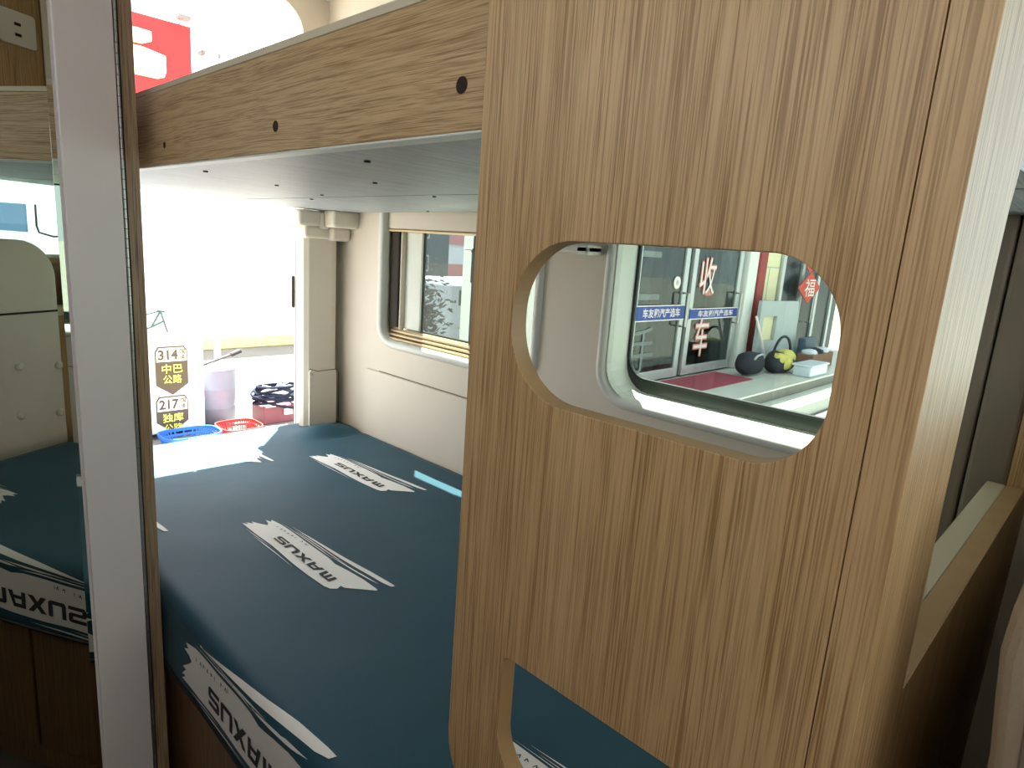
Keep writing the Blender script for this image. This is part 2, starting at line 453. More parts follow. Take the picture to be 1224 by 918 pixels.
w = empty('window_2', U(3.5, 1.5, -0.9), kind='structure')
MB().loft(ringloft(0.56, 2.50, -0.965, 0.36, [.25] * 4, [(-0.008, 3.452), (0.0, 3.42), (0.03, 3.41), (0.055, 3.425), (0.07, 3.46)])).build('outer_trim', M_frame_grey, w, smooth=True)
MB().loft(ringloft(0.60, 2.43, -0.905, 0.29, [.21] * 4, [(0.0, 3.44), (0.012, 3.475), (-0.004, 3.48), (0.0, 3.495), (0.028, 3.64)])).build('reveal', M_mint, w, smooth=False)
v, f = shape([rr(0.60, 2.43, -0.90, 0.28, .2), rr(0.68, 2.385, -0.785, 0.25, .15)], 0.016)
put('dark_border', in_yz(v, 3.645), f, M_frit, w)
v, f = shape([rr(0.66, 2.402, -0.80, 0.26, .16), rr(0.68, 2.387, -0.783, 0.25, .15)], 0.03, 0.006)
put('rubber_seal', in_yz(v, 3.64), f, M_black, w)
v, f = shape([rr(0.62, 2.42, -0.88, 0.27, .18)], 0.008)
put('pane', in_yz(v, 3.658), f, M_glass, w)

w = empty('window_3', U(3.5, -0.9, -0.27), kind='structure')
MB().loft(ringloft(-2.36, -0.06, -0.96, 1.36, [.2] * 4, [(-0.01, 3.452), (0.0, 3.42), (0.05, 3.42), (0.07, 3.5), (0.07, 3.66)])).build('outer_trim', M_frame_grey, w, smooth=True)
v, f = shape([rr(-2.29, -0.13, -0.89, 1.29, .14)], 0.008)
put('pane', in_yz(v, 3.655), f, glass('clear_van_glass', (0.78, 0.9, 0.92), 0.05), w)
MB().tube([U(3.40, -0.40, 0.10), U(3.39, -0.39, -0.1), U(3.385, -0.36, -0.16), U(3.40, -0.2, -0.19), U(3.42, -0.05, -0.17)], 0.0035, 8).build('grab_handle', M_grey_, w)

# ------------------------------------------------------------------ timber partitions, panel, bunk
# step panel beside the bunk: two rounded step holes, rounded foot corner
Pz0, Pz1 = -1.45, ZC - 0.01
out = [(0.2445, Pz1), (0.2445, Pz0)]
out += [(1.097 - .19 + .19 * math.cos(t), Pz0 + .19 + .19 * math.sin(t)) for t in [math.radians(-90 + 90 * i / 8) for i in range(9)]]
out += [(1.097, Pz1)]
h1 = rr(0.302, 0.966, -0.315, 0.022, [0.155, 0.125, 0.12, 0.16], 16)
h2 = rr(0.27, 0.920, -1.275, -0.943, [0.025, 0.155, 0.16, 0.13], 16)
v, f = shape([out, h1, h2], 0.048, 0.0022)
vv = in_yz(v, 1.024)
fm = [0 if abs(((vv[q[1]] - vv[q[0]]).cross(vv[q[2]] - vv[q[0]])).normalized().x) > .6 else 1 for q in f]
put('step_panel', vv, f, M_oak, mats=[M_oakband], fmat=fm)
tag(bpy.data.objects['step_panel'], 'tall upright oak panel with two rounded step cut-outs, beside the bunk', 'panel')

# cross partition with the large opening
cut = [(1.362, -0.785), (1.345, -0.55), (1.346, -0.24)]
cut = [(1.350, -0.785), (1.350, 0.02)] + [(1.70 - .35 * math.cos(t), .05 + .35 * math.sin(t)) for t in [math.radians(90 * i / 8) for i in range(1, 9)]]
cut += [(2.95 + .2 * math.sin(t), .20 + .2 * math.cos(t)) for t in [math.radians(90 * i / 6) for i in range(7)]] + [(3.15, -0.785)]
v, f = shape([[(1.002, ZF), (3.44, ZF), (3.44, ZC), (1.002, ZC)], cut], 0.058, 0.002)
part = put('partition', in_xz(v, 0.214), f, M_oakp)
tag(part, 'pale oak cross partition with a large window-like opening at the right edge', 'partition')
MB().box(U(1.352, 0.243, -0.87), U(3.15, 0.308, -0.785), 0.003).build('sill_ledge', M_ledge, part)
MB().box(U(1.35, 0.186, -0.80), U(3.15, 0.243, -0.783), 0.002).build('sill_edge', M_oakband, part)

# side wall post behind the partition opening (two covers meeting in a seam)
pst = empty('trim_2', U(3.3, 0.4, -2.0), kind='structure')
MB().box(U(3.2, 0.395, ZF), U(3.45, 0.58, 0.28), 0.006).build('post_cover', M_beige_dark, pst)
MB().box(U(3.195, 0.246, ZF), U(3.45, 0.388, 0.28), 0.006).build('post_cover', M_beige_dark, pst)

# foot-end pad seen in the mirror
v, f = shape([rr(1.86, 2.80, -2.0, -0.20, [.3, .02, .02, .02], 8)], 0.10, 0.02, 3)
pad = put('trim_3', in_xz(v, 0.48), f, M_beige); pad['kind'] = 'structure'
MB().box(U(1.88, 0.52, -0.795), U(2.79, 0.532, -0.778)).build('pad_seam', M_seam, pad)
for (cx, cz) in ((2.42, -1.22), (2.76, -1.26), (2.40, -1.63), (2.74, -1.68), (2.08, -1.18), (2.06, -1.58)):
    mb = MB().tube([U(cx, 0.525, cz), U(cx, 0.54, cz), U(cx, 0.55, cz)], [0.014, 0.013, 0.008], 12)
    mb.build('clip', M_beige, pad)

# wall plate socket over the bunk, on the partition
oc = MB().box(U(3.06, 0.245, 0.62), U(3.44, 0.40, ZC - .01), .003).build('trim_4', M_post); oc['kind'] = 'structure'
so = empty('power_socket', U(2.52, 0.243, 1.27), 'white wall socket with two slots above the bunk, top left corner', 'socket')
v, f = shape([rr(2.70, 3.0, 1.33, 1.59, .03)], 0.03, 0.006)
put('face_plate', in_xz(v, 0.258), f, M_socket, so)
for zz in (1.48, 1.40):
    MB().box(U(2.82, 0.268, zz), U(2.87, 0.278, zz + .022)).build('slot', M_hole, so)

# bunk: side board, soffit boards, screws
bk = empty('bunk', U(2.2, 3.5, 0.2), 'upper bunk with oak side board and pale underside over the bed', 'bunk')
MB().box(U(1.052, 0.26, 0.262), U(1.104, 5.85, 0.575), 0.0015).build('side_board', M_oak_y, bk)
MB().box(U(1.051, 0.26, 0.575), U(1.106, 5.85, 0.600), 0.0012).build('edge_band', M_ledge, bk)
def und(x, y):
    t = max(0, min(1, (y - 3.0) / 2.8)); s_ = max(0, min(1, (x - 1.1) / 2.2))
    return 0.262 - 0.038 * t * s_
def slab(x0, x1, y0, y1, n=8, th=0.05, drop=0.0):
    lo = []; hi = []; vs_ = []; fs = []
    for i in range(n + 1):
        for j in range(n + 1):
            x = x0 + (x1 - x0) * i / n; y = y0 + (y1 - y0) * j / n
            vs_.append(U(x, y, und(x, y) - drop))
    N = len(vs_)
    vs_ += [p + Vector((0, 0, th * S)) for p in vs_]
    id_ = lambda i, j: i * (n + 1) + j
    for i in range(n):
        for j in range(n):
            q = (id_(i, j), id_(i + 1, j), id_(i + 1, j + 1), id_(i, j + 1))
            fs.append(q[::-1]); fs.append(tuple(a + N for a in q))
    ring = [id_(i, 0) for i in range(n)] + [id_(n, j) for j in range(n)] + [id_(i, n) for i in range(n, 0, -1)] + [id_(0, j) for j in range(n, 0, -1)]
    for a, b in zip(ring, ring[1:] + ring[:1]): fs.append((a, b, b + N, a + N))
    m_ = MB(); m_.add(vs_, fs); return m_
slab(1.108, 2.325, 0.26, 5.72).build('soffit_board', M_ply, bk)
slab(2.345, 3.405, 0.26, 5.72).build('soffit_board', M_ply, bk)
slab(1.108, 3.405, 0.26, 5.70, th=0.10, drop=-0.055).build('bunk_base', M_ply, bk)
MB().box(U(1.053, 0.27, 0.255), U(1.108, 5.82, 0.262), 0.001).build('soffit_lip', M_frame_grey, bk)
for (x, y, r) in ((1.0, 3.074, 0.0052), (1.0, 2.062, 0.0068), (1.0, 1.169, 0.0075)):
    MB().tube([U(1.0505, y*1.052, .344 if y > 1.5 else 0.365), U(1.056, y*1.052, .344 if y > 1.5 else 0.365)], r, 16).build('screw_hole', M_hole, bk)
for (x, y) in ((1.25, 3.3), (1.3, 2.0), (1.75, 3.6), (1.8, 2.7), (2.0, 1.75), (2.2, 3.9), (2.4, 4.4), (2.4, 3.0), (2.42, 2.4), (2.9, 3.1), (3.3, 4.2)):
    MB().tube([U(x, y, und(x, y) + .004), U(x, y, und(x, y) - .006)], 0.0042, 10).build('screw', M_hole, bk)

# ------------------------------------------------------------------ bed
bb = empty('bed_base', U(2.2, 3.3, ZF), 'brown wooden bed base under the teal mattress', 'bed')
MB().box(U(1.07, 0.95, ZF), U(3.43, 5.9, -2.06)).build('carcass', M_brown, bb)
for (y0, y1) in ((0.95, 2.28), (2.30, 3.62), (3.64, 5.0)):
    MB().box(U(1.040, y0, ZF + .15), U(1.068, y1, -2.12), 0.002).build('front_panel', M_brown, bb)
MB().box(U(1.045, 0.95, ZF), U(1.068, 5.0, ZF + .14), 0.001).build('plinth', M_brown, bb)

ZB = -1.87
RAD = 0.07
def sheet_pt(x, y, off=0.0):
    """layout coordinates of the mattress top / front drape; x runs past the front edge and down"""
    w_ = noise.noise(Vector((x * .9, y * .7, 3.1))) * 0.018 + noise.noise(Vector((x * 2.6, y * 1.9, 8.0))) * 0.006
    w_ *= min(1.0, max(0.0, (x - 1.0) * 2))
    bump = 0.075 * math.exp(-((x - 3.12) / .22) ** 2 - ((y - 5.45) / .16) ** 2) - 0.03 * math.exp(-((x - 3.2) / .2) ** 2 - ((y - 5.25) / .06) ** 2)
    x1 = 1.0 + RAD
    nrm = Vector((0, 0, 1))
    if x >= x1:
        p = Vector((x, y, ZB + w_ + bump))
    else:
        d = x1 - x
        q = d / RAD
        if q < math.pi / 2:
            p = Vector((x1 - RAD * math.sin(q), y, ZB + w_ - RAD * (1 - math.cos(q)))); nrm = Vector((-math.sin(q), 0, math.cos(q)))
        else:
            e = d - RAD * math.pi / 2
            p = Vector((1.006 - 0.006 * math.sin(e * 4) + 0.008 * noise.noise(Vector((y * 3, e * 2, 1))), y, ZB - RAD - e)); nrm = Vector((-1, 0, 0))
    # rear end rolls over
    if y > 5.8:
        e = (y - 5.8) / .2; p.z -= 0.12 * (1 - math.sqrt(max(0, 1 - min(1, e) ** 2)))
    p += nrm * off
    return U(*p)
XH = 0.60
xs = [XH + (1.10 - XH) * i / 22 for i in range(22)] + [1.10 + (3.41 - 1.10) * i / 60 for i in range(61)]
ys = [0.80 + (6.0 - .80) * j / 110 for j in range(111)]
vs_ = [sheet_pt(x, y) for x in xs for y in ys]
ny = len(ys); fs = [(i * ny + j, i * ny + j + 1, (i + 1) * ny + j + 1, (i + 1) * ny + j) for i in range(len(xs) - 1) for j in range(ny - 1)]
# close the solid underneath
n0 = len(vs_)
rim = [i * ny for i in range(len(xs))] + [(len(xs) - 1) * ny + j for j in range(1, ny)] + [i * ny + ny - 1 for i in range(len(xs) - 2, -1, -1)] + [j for j in range(ny - 2, 0, -1)]
for k in rim:
    p = vs_[k]; x = max(p.x, S * 1.0)
    vs_.append(Vector((x + (0.012 if x < S * 1.05 else 0), p.y, min(p.z, EYE + S * (ZB - .17)) if p.z > EYE + S * (ZB - .18) else p.z)))
for a in range(len(rim)):
    b = (a + 1) % len(rim); fs.append((rim[a], rim[b], n0 + b, n0 + a))
bed = put('mattress', vs_, fs, M_teal, smooth=True)
tag(bed, 'large mattress in a teal printed cover, below the bunk', 'mattress')
# dark hem piping
mb = MB().tube([sheet_pt(XH, y, 0.004) for y in ys[::2]], 0.004, 6); mb.build('hem', plain('dark_hem', rgb(20, 28, 32), .7), bed)

def poly_mesh(poly, emax):
    tri = tessellate_polygon([[Vector((p[0], p[1], 0)) for p in poly]])
    bm = bmesh.new(); vv = [bm.verts.new((p[0], p[1], 0)) for p in poly]
    for t in tri:
        try: bm.faces.new([vv[i] for i in t])
        except ValueError: pass
    for _ in range(6):
        lg = [e for e in bm.edges if e.calc_length() > emax]
        if not lg: break
        bmesh.ops.subdivide_edges(bm, edges=lg, cuts=1)
        bmesh.ops.triangulate(bm, faces=[f_ for f_ in bm.faces if len(f_.verts) > 3])
    bm.verts.index_update()
    v_ = [v.co.copy() for v in bm.verts]; f_ = [tuple(v.index for v in fc.verts) for fc in bm.faces]
    bm.free(); return v_, f_

BODY = [(-.01, -.004), (.03, .018), (.0, .022), (.04, .05), (.005, .052), (.07, .085), (.11, .11), (.085, .125), (.03, .135), (.075, .15), (.05, .166), (.10, .175), (.16, .185), (.3, .19), (.45, .192), (.6, .197), (.72, .2), (.8, .192), (.92, .21), (1.05, .222), (1.19, .222), (1.2, .212), (1.14, .16), (1.09, .115), (1.065, .095), (1.035, .09), (1.05, .06), (1.025, .03), (.98, .018), (.8, .008), (.6, .004), (.4, .006), (.2, -.003)]
STREAKS = [
    [(.21, .222), (.3, .228), (.45, .236), (.6, .243), (.75, .25), (.9, .262), (1.05, .275), (1.15, .283), (1.215, .296), (1.225, .316), (1.17, .315), (1.0, .303), (.8, .280), (.6, .262), (.4, .242)],
    [(.14, .196), (.35, .203), (.55, .208), (.75, .213), (.62, .216), (.4, .21)],
    [(.26, .213), (.5, .222), (.7, .229), (.86, .24), (.7, .236), (.45, .227)],
    [(.7, .219), (.9, .23), (1.02, .24), (1.1, .25), (.95, .244), (.8, .232)],
    [(.9, .2325), (1.05, .243), (1.15, .259), (1.0, .25)],
    [(.19, -.028), (.35, -.02), (.5, -.0155), (.7, -.0145), (.5, -.021), (.35, -.027)],
    [(.08, -.018), (.2, -.013), (.42, -.006), (.2, -.0185)],
    [(-.015, .01), (.04, .03), (.1, .05), (.03, .034)],
]
def bar(x0, y0, x1, y1, t):
    d = Vector((x1 - x0, y1 - y0)).normalized(); n_ = Vector((-d.y, d.x)) * t / 2
    return [(x0 + n_.x, y0 + n_.y), (x0 - n_.x, y0 - n_.y), (x1 - n_.x, y1 - n_.y), (x1 + n_.x, y1 + n_.y)]
def letters():
    """wide block capitals M A X U S as quads; x 0..5.6, y 0..1"""
    L_ = []; t = .24
    def q(ox, *pts): L_.append([(ox + a, b) for a, b in pts])
    q(0, (0, 0), (.24, 0), (.24, .78), (0, 1)); q(0, (0, 1), (.24, .76), (1.0, .76), (.9, 1)); q(0, (.40, 0), (.62, 0), (.62, .78), (.40, .78)); q(0, (.78, 0), (1.02, 0), (1.02, .9), (.9, 1), (.78, .9))
    o = 1.17
    q(o, (0, 0), (.27, 0), (.42, .76), (.30, 1)); q(o, (.26, .76), (1.02, .76), (1.02, 1), (.28, 1)); q(o, (.78, 0), (1.02, 0), (1.02, .8), (.78, .8)); q(o, (.2, .26), (.8, .26), (.8, .47), (.24, .47))
    o = 2.32
    q(o, (0, 0), (.32, 0), (1.08, 1), (.76, 1)); q(o, (0, 1), (.32, 1), (.56, .66), (.40, .46)); q(o, (.56, .34), (.72, .54), (1.08, 0), (.76, 0))
    o = 3.50
    q(o, (0, .1), (.24, .2), (.24, 1), (0, 1)); q(o, (0, .12), (.14, 0), (.9, 0), (.9, .24), (.1, .24)); q(o, (.78, .0), (.92, .0), (1.02, .14), (1.02, 1), (.78, 1))
    o = 4.66
    q(o, (.12, .78), (.12, 1), (1.0, 1), (1.0, .78)); q(o, (0, .9), (.12, 1), (.25, .85), (.24, .4), (.1, .4), (0, .52)); q(o, (.1, .39), (.1, .6), (.9, .6), (.94, .39)); q(o, (.78, .1), (.78, .6), (.94, .6), (1.02, .48), (1.02, .1)); q(o, (0, 0), (0, .22), (1.0, .22), (.92, 0))
    return L_
LET = letters()
TICKS = []
for i, (dx, kind) in enumerate([(0, 0), (.052, 1), (.1, 2), (.15, 1), (.205, 3), (.26, 0), (.34, 2), (.39, 1), (.425, 0)]):
    TICKS.append((0.17 + dx * .8, kind))

def brush_print(xs_, ys_, sa=1.0, sb=1.0, tilt=0.0, lh=1.0, ymin=0.82, ymax=6.0, xmin=XH + .012):
    """one white brush-stroke print with its lettering laid on the cover; (a,b): a towards the cab, b towards the wall"""
    def mp(a, b, off): return sheet_pt(max(xmin, xs_ + b * sb + tilt * a), min(ymax, max(ymin, ys_ - a * sa)), off)
    mb = MB()
    for k, pl in enumerate([BODY] + STREAKS):
        pv, pf = poly_mesh(pl, 0.045)
        mb.add([mp(p.x, p.y, 0.0035) for p in pv], pf)
    o = mb.build('brush_print', M_print, bed)
    mb = MB()
    for pl in LET:
        # letter x runs from M (large a) to S (small a); letter top faces the aisle (small b)
        q = [(0.962 - x / 5.68 * 0.655, 0.108 + .010 * (lh - 1) - y * 0.052 * lh + 0.012 * (0.962 - x / 5.68 * .655 - .6)) for x, y in pl]
        pv, pf = poly_mesh(q, 0.04)
        mb.add([mp(p.x, p.y, 0.0062) for p in pv], pf)
    mb.build('lettering', M_ink, o); mb = MB()
    for a, kind in TICKS:
        b0 = 0.138 + (a - .17) * .085
        st = {0: [(0, 0, 0, .016)], 1: [(0, 0, .008, .016), (.016, 0, .008, .016)], 2: [(0, 0, 0, .016), (.0, .016, .014, .008)], 3: [(0, 0, .004, .016), (.004, .016, .01, .004), (.01, .004, .016, .016)]}[kind]
        for (x0, y0, x1, y1) in st:
            q = [(a + x, b0 + y) for x, y in bar(x0, y0, x1, y1, .0045)]
            mb.add([mp(p[0], p[1], 0.0062) for p in q], [(0, 1, 2, 3)])
    sl_ = mb.build('small_lettering', M_ink, o); sl_['kind'] = 'stuff'
    return o
for (px, py) in ((1.64, 3.87), (2.65, 4.87), (1.44, 1.56), (2.40, 2.58), (2.04, 6.15), (0.93, 5.27)):
    brush_print(px, py)
brush_print(0.655, 3.11, sa=1.08, sb=1.36, lh=1.4)

# ------------------------------------------------------------------ wardrobe with the mirror door
wd = empty('wardrobe', U(-0.1, 4.0, ZF), 'wardrobe with a mirrored door standing ajar, at the left', 'wardrobe')
MB().box(U(0.921, 3.355, ZF), U(0.982, 5.9, ZC - .01), 0.0015).build('side_panel', M_post, wd)
MB().box(U(XL + .01, 3.44, ZF), U(0.918, 5.9, ZC - .01)).build('carcass', M_post, wd)
MB().box(U(0.985, 3.40, ZF), U(1.0, 3.46, -2.38), 0.001).build('filler_strip', M_brown, wd)
th = math.radians(14.2)
hinge = Vector((0.886, 3.30, 0))
def door_pt(a, z, n_):   # a: along the door from the hinge to the left, n_: out of the mirror face
    return U(hinge.x - math.cos(th) * a + (math.sin(th)) * n_, hinge.y - math.sin(th) * a - math.cos(th) * n_, z)
def dbox(a0, a1, z0, z1, n0, n1, bev=0.0):
    m_ = MB().box((a0, n0, z0), (a1, n1, z1), bev)
    m_.v = [door_pt(p.x, p.z, p.y) for p in m_.v]
    m_.f = [q[::-1] for q in m_.f]
    return m_
DZ0, DZ1, DW = ZF + .12, ZC - .08, 1.55
dr = dbox(0.0, DW, DZ0, DZ1, -0.05, -0.002, 0.004).build('door', M_white, wd)
dbox(0.0, 0.234, DZ0, DZ1, -0.002, 0.012, 0.004).build('stile', M_white, dr)
dbox(DW - .215, DW, DZ0, DZ1, -0.002, 0.012, 0.004).build('stile', M_white, dr)
dbox(0.243, DW - .215, DZ0, DZ0 + .215, -0.002, 0.012, 0.004).build('rail', M_white, dr)
dbox(0.268, DW - .24, DZ0 + .24, DZ1 - .03, 0.0, 0.006).build('mirror', M_mirror, dr)
# bevelled mirror border: slim strips tilted a little
for (a0, a1) in ((0.245, 0.268), (DW - .24, DW - .217)):
    m_ = MB(); n_in, n_out = (0.0065, 0.0015)
    A = [door_pt(a0, DZ0 + .22, n_out if a0 < 1 else n_in), door_pt(a1, DZ0 + .22, n_in if a0 < 1 else n_out), door_pt(a1, DZ1 - .02, n_in if a0 < 1 else n_out), door_pt(a0, DZ1 - .02, n_out if a0 < 1 else n_in)]
    B = [p + (door_pt(0, 0, -0.004) - door_pt(0, 0, 0)) for p in A]
    m_.add(A + B, [(0, 3, 2, 1), (4, 5, 6, 7), (0, 1, 5, 4), (1, 2, 6, 5), (2, 3, 7, 6), (3, 0, 4, 7)])
    m_.build('mirror_bevel', M_mirror, dr)
# piano hinge with its knuckles, between door and post
hp = U(0.905, 3.325, 0)
mb = MB()
zz = DZ0
while zz < DZ1:
    mb.tube([Vector((hp.x, hp.y, EYE + S * zz)), Vector((hp.x, hp.y, EYE + S * min(DZ1, zz + .040)))], 0.0026, 8); zz += .043
hg = mb.build('piano_hinge', M_steel, wd)
MB().box(U(0.898, 3.338, DZ0), U(0.922, 3.352, DZ1)).build('hinge_leaf', M_seam, wd)
MB().box(U(0.892, 3.356, ZF), U(0.920, 3.40, ZC - .01)).build('hinge_post', M_seam, wd)

# ------------------------------------------------------------------ dinette seat at the right edge
st = empty('bench_seat', U(2.2, -.2, ZF), 'beige upholstered bench seat in front of the cross partition, lower right', 'seat')
prof = [(-.36, -.60), (-.34, -.48), (-.28, -.40), (-.18, -.355), (-.08, -.35), (-.01, -.375), (.03, -.42), (.05, -.49), (.053, -.56), (.045, -.64), (.034, -.74), (.028, -.9), (.028, -1.2), (.02, -1.84), (-.30, -1.84), (-.34, -1.4)]
v, f = shape([prof], 2.23, 0.05, 4)
o = put('backrest', in_yz(v, 2.275), f, M_seat, st)
MB().tube([U(1.158, -0.05, -0.46), U(1.157, 0.0, -0.55), U(1.157, -0.01, -0.7), U(1.157, -0.03, -1.2), U(1.157, -0.06, -1.78)], 0.0035, 8).build('piping', M_beige_dark, st)
MB().box(U(1.18, -1.6, -2.3), U(3.40, 0.02, -1.85), 0.04, 4).build('seat_cushion', M_seat, st, smooth=True)
MB().box(U(1.22, -1.55, ZF), U(3.40, 0.0, -2.3), 0.004).build('seat_box', M_brown, st)

# ------------------------------------------------------------------ outside: ground and shop seen through the window
def pebble(name, c, **k): return plain(name, c, 0.85, **k)
M_ground = pebble('pale_concrete', rgb(128, 126, 120), var=.08, scale=2.0, bump=.3, bscale=40)
M_tile = plain('pale_floor_tile', rgb(206, 206, 198), 0.35, var=.05, scale=3)
M_wallw = plain('white_render', rgb(226, 226, 222), 0.8, var=.03)
M_yel = plain('cream_paint', rgb(226, 220, 180), 0.7, var=.03)
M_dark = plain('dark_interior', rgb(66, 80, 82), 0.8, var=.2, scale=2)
M_dglass = plain('dark_window_glass', rgb(34, 46, 50), 0.25, spec=.25)
M_alu = plain('silver_aluminium', rgb(196, 200, 200), 0.35, metal=.5, var=.03)
M_red = plain('dull_red_paint', rgb(150, 52, 50), 0.6)
M_mat = plain('red_mat', rgb(150, 62, 78), 0.9, var=.12, scale=20, bump=.4, bscale=200)
M_blue = plain('blue_band', rgb(32, 66, 150), 0.5, var=.04)
M_chalk = plain('white_vinyl_lettering', rgb(240, 226, 222), 0.6, var=.02)
M_pink = plain('pink_vinyl_outline', rgb(206, 120, 112), 0.6, var=.02)
M_grey = plain('grey_sheet_metal', rgb(168, 176, 178), 0.5, var=.05)
M_slate = plain('slate_blue_plastic', rgb(70, 88, 106), 0.5, var=.05)
M_bag = plain('black_canvas', rgb(38, 42, 50), 0.8, var=.1, bump=.4, bscale=120)
M_straw = plain('yellow_cloth', rgb(206, 196, 110), 0.8, var=.25, scale=30)
M_card = plain('brown_cardboard', rgb(132, 96, 74), 0.8, var=.05)
M_clear = plain('milky_plastic', rgb(206, 216, 226), 0.3, var=.05)

g = MB().box(Vector((-40, -40, GROUND)), Vector((60, 70, GROUND - .2))).build('ground', M_ground); g['kind'] = 'structure'
PZ = -1.66
pc = empty('porch', E(10, 5, -2.0), kind='structure')
MB().box(E(6.9, 3.42, PZ - .02), E(15.5, 7.6, -2.0)).build('porch_slab', M_ground, pc)
MB().box(E(6.9, 3.02, -1.82), E(15.5, 3.42, -2.0), .01).build('step', M_tile, pc)
for i in range(9):
    for j, (y0, y1) in enumerate(((3.40, 4.0), (4.0, 4.62))):
        x0 = 6.9 + .9 * i
        MB().box(E(x0 + .004, y0 + .004, PZ - .025), E(x0 + .896, y1 - .004, PZ + (.0 if (i + j) % 2 else .001)), .003, 1).build('tile', M_tile, pc)

# shop building: walls and dim room behind the glass doors
sb = empty('wall_shop', E(9, 6, PZ), kind='structure')
MB().box(E(6.9, 7.4, PZ), E(15.5, 7.6, 2.4)).build('back_wall', M_dark, sb)
MB().box(E(6.70, 4.64, -2.0), E(6.86, 7.6, 2.4)).build('side_wall', M_wallw, sb)
MB().box(E(6.70, 4.6, 1.0), E(15.5, 7.6, 2.4)).build('lintel', M_wallw, sb)
MB().box(E(10.84, 4.72, PZ), E(11.66, 4.9, 1.0)).build('cream_wall', M_yel, sb)
MB().box(E(10.84, 4.715, -.02), E(11.66, 4.722, .0)).build('joint', M_grey, sb)
MB().box(E(11.24, 4.715, PZ), E(11.255, 4.722, -.02)).build('joint', M_grey, sb)
MB().box(E(6.86, 5.6, PZ), E(15.4, 5.62, .9)).build('dim_partition', M_dark, sb)
for x in (7.3, 8.75, 9.3):
    MB().box(E(x, 5.2, PZ), E(x + .16, 5.3, .9)).build('inner_post', M_slate, sb)

tag(MB().box(E(9.95, 4.50, PZ), E(10.28, 5.0, 1.0), .02).build('column', M_wallw), 'white square column at the right of the glass shop doors', 'column')
tag(MB().box(E(10.47, 4.56, PZ), E(10.78, 4.63, .98), .03).build('downpipe', M_red), 'dull red vertical pipe beside the white column', 'pipe')
tag(MB().box(E(7.55, 3.90, PZ + .001), E(9.28, 4.52, PZ + .014), .004).build('door_mat', M_mat), 'red mat on the porch before the shop doors', 'mat')

def flat_text(body, w, h, cx, y, cz, mat, parent, name='lettering', offset=0.0):
    v_, f_ = fit_text(body, w, h, offset=offset)
    return put(name, [E(cx + p.x, y, cz + p.y) for p in v_], f_, mat, parent)

def door_leaf(x0, x1, label, chars, handle_x, band, btxt):
    d = empty('glass_door', E((x0 + x1) / 2, 4.6, PZ + .02), label, 'door', 'glass shop doors')
    z0, z1, t = PZ + .03, .9, .11
    MB().box(E(x0, 4.56, z0), E(x0 + t, 4.62, z1), .008).build('stile', M_alu, d)
    MB().box(E(x1 - t, 4.56, z0), E(x1, 4.62, z1), .008).build('stile', M_alu, d)
    MB().box(E(x0 + t, 4.565, z0), E(x1 - t, 4.615, z0 + .13), .008).build('bottom_rail', M_alu, d)
    MB().box(E(x0 + t, 4.565, z1 - .1), E(x1 - t, 4.615, z1), .008).build('top_rail', M_alu, d)
    MB().box(E(x0 + t, 4.588, z0 + .13), E(x1 - t, 4.594, z1 - .1)).build('pane', M_glass2, d)
    b = MB().box(E(x0 + .02, 4.548, band[0]), E(x1 - .02, 4.556, band[1])).build('band', M_blue, d)
    MB().box(E(x0 + .02, 4.545, band[0]), E(x1 - .02, 4.549, band[0] + .014)).build('band_edge', M_chalk, b)
    MB().box(E(x0 + .02, 4.545, band[1] - .014), E(x1 - .02, 4.549, band[1])).build('band_edge', M_chalk, b)
    flat_text(btxt, (x1 - x0) * .72, (band[1] - band[0]) * .6, (x0 + x1) / 2 + .04, 4.545, (band[0] + band[1]) / 2, M_chalk, b, offset=.02)
    hx = handle_x
    MB().tube([E(hx, 4.56, -.44), E(hx, 4.47, -.44), E(hx, 4.47, -.90), E(hx, 4.56, -.90)], .018, 8).build('handle', M_steel, d)
    for ch, cx, cz, w_, h_ in chars:
        flat_text(ch, w_, h_, cx, 4.580, cz, M_pink, d, 'character_outline', offset=.035)
        flat_text(ch, w_ * .9, h_ * .94, cx, 4.576, cz, M_chalk, d, 'character')
    return d
dl = door_leaf(6.90, 8.20, 'left glass shop door with a round white sticker and blue band', [], 8.10, (-.81, -.60), '\u8f66\u53cb\u548c\u6c7d\u4ea7\u9009\u8f66')
v_, f_ = fit_text('\u4e8c', .6, .5)
for ch, cx, cz in (('\u4e8c', 7.25, -.22), ('\u624b', 7.25, -1.2)):
    flat_text(ch, .55, .62, cx, 4.578, cz, plain('faint_etched_lettering', rgb(120, 128, 128), .6), dl, 'character')
MB().tube([E(7.94, 4.584, -.30), E(7.94, 4.572, -.30)], .085, 24).build('round_sticker', M_chalk, dl)
MB().tube([E(7.94, 4.573, -.30), E(7.94, 4.569, -.30)], .035, 16).build('sticker_mark', M_grey, dl)
dr_ = door_leaf(8.32, 9.86, 'right glass shop door with large white characters and blue band', [('\u6536', 8.80, -.20, .50, .56), ('\u8f66', 8.82, -1.09, .44, .60)], 9.74, (-.82, -.66), '\u8f66\u53cb\u548c\u6c7d\u4ea7\u9009\u8f66')

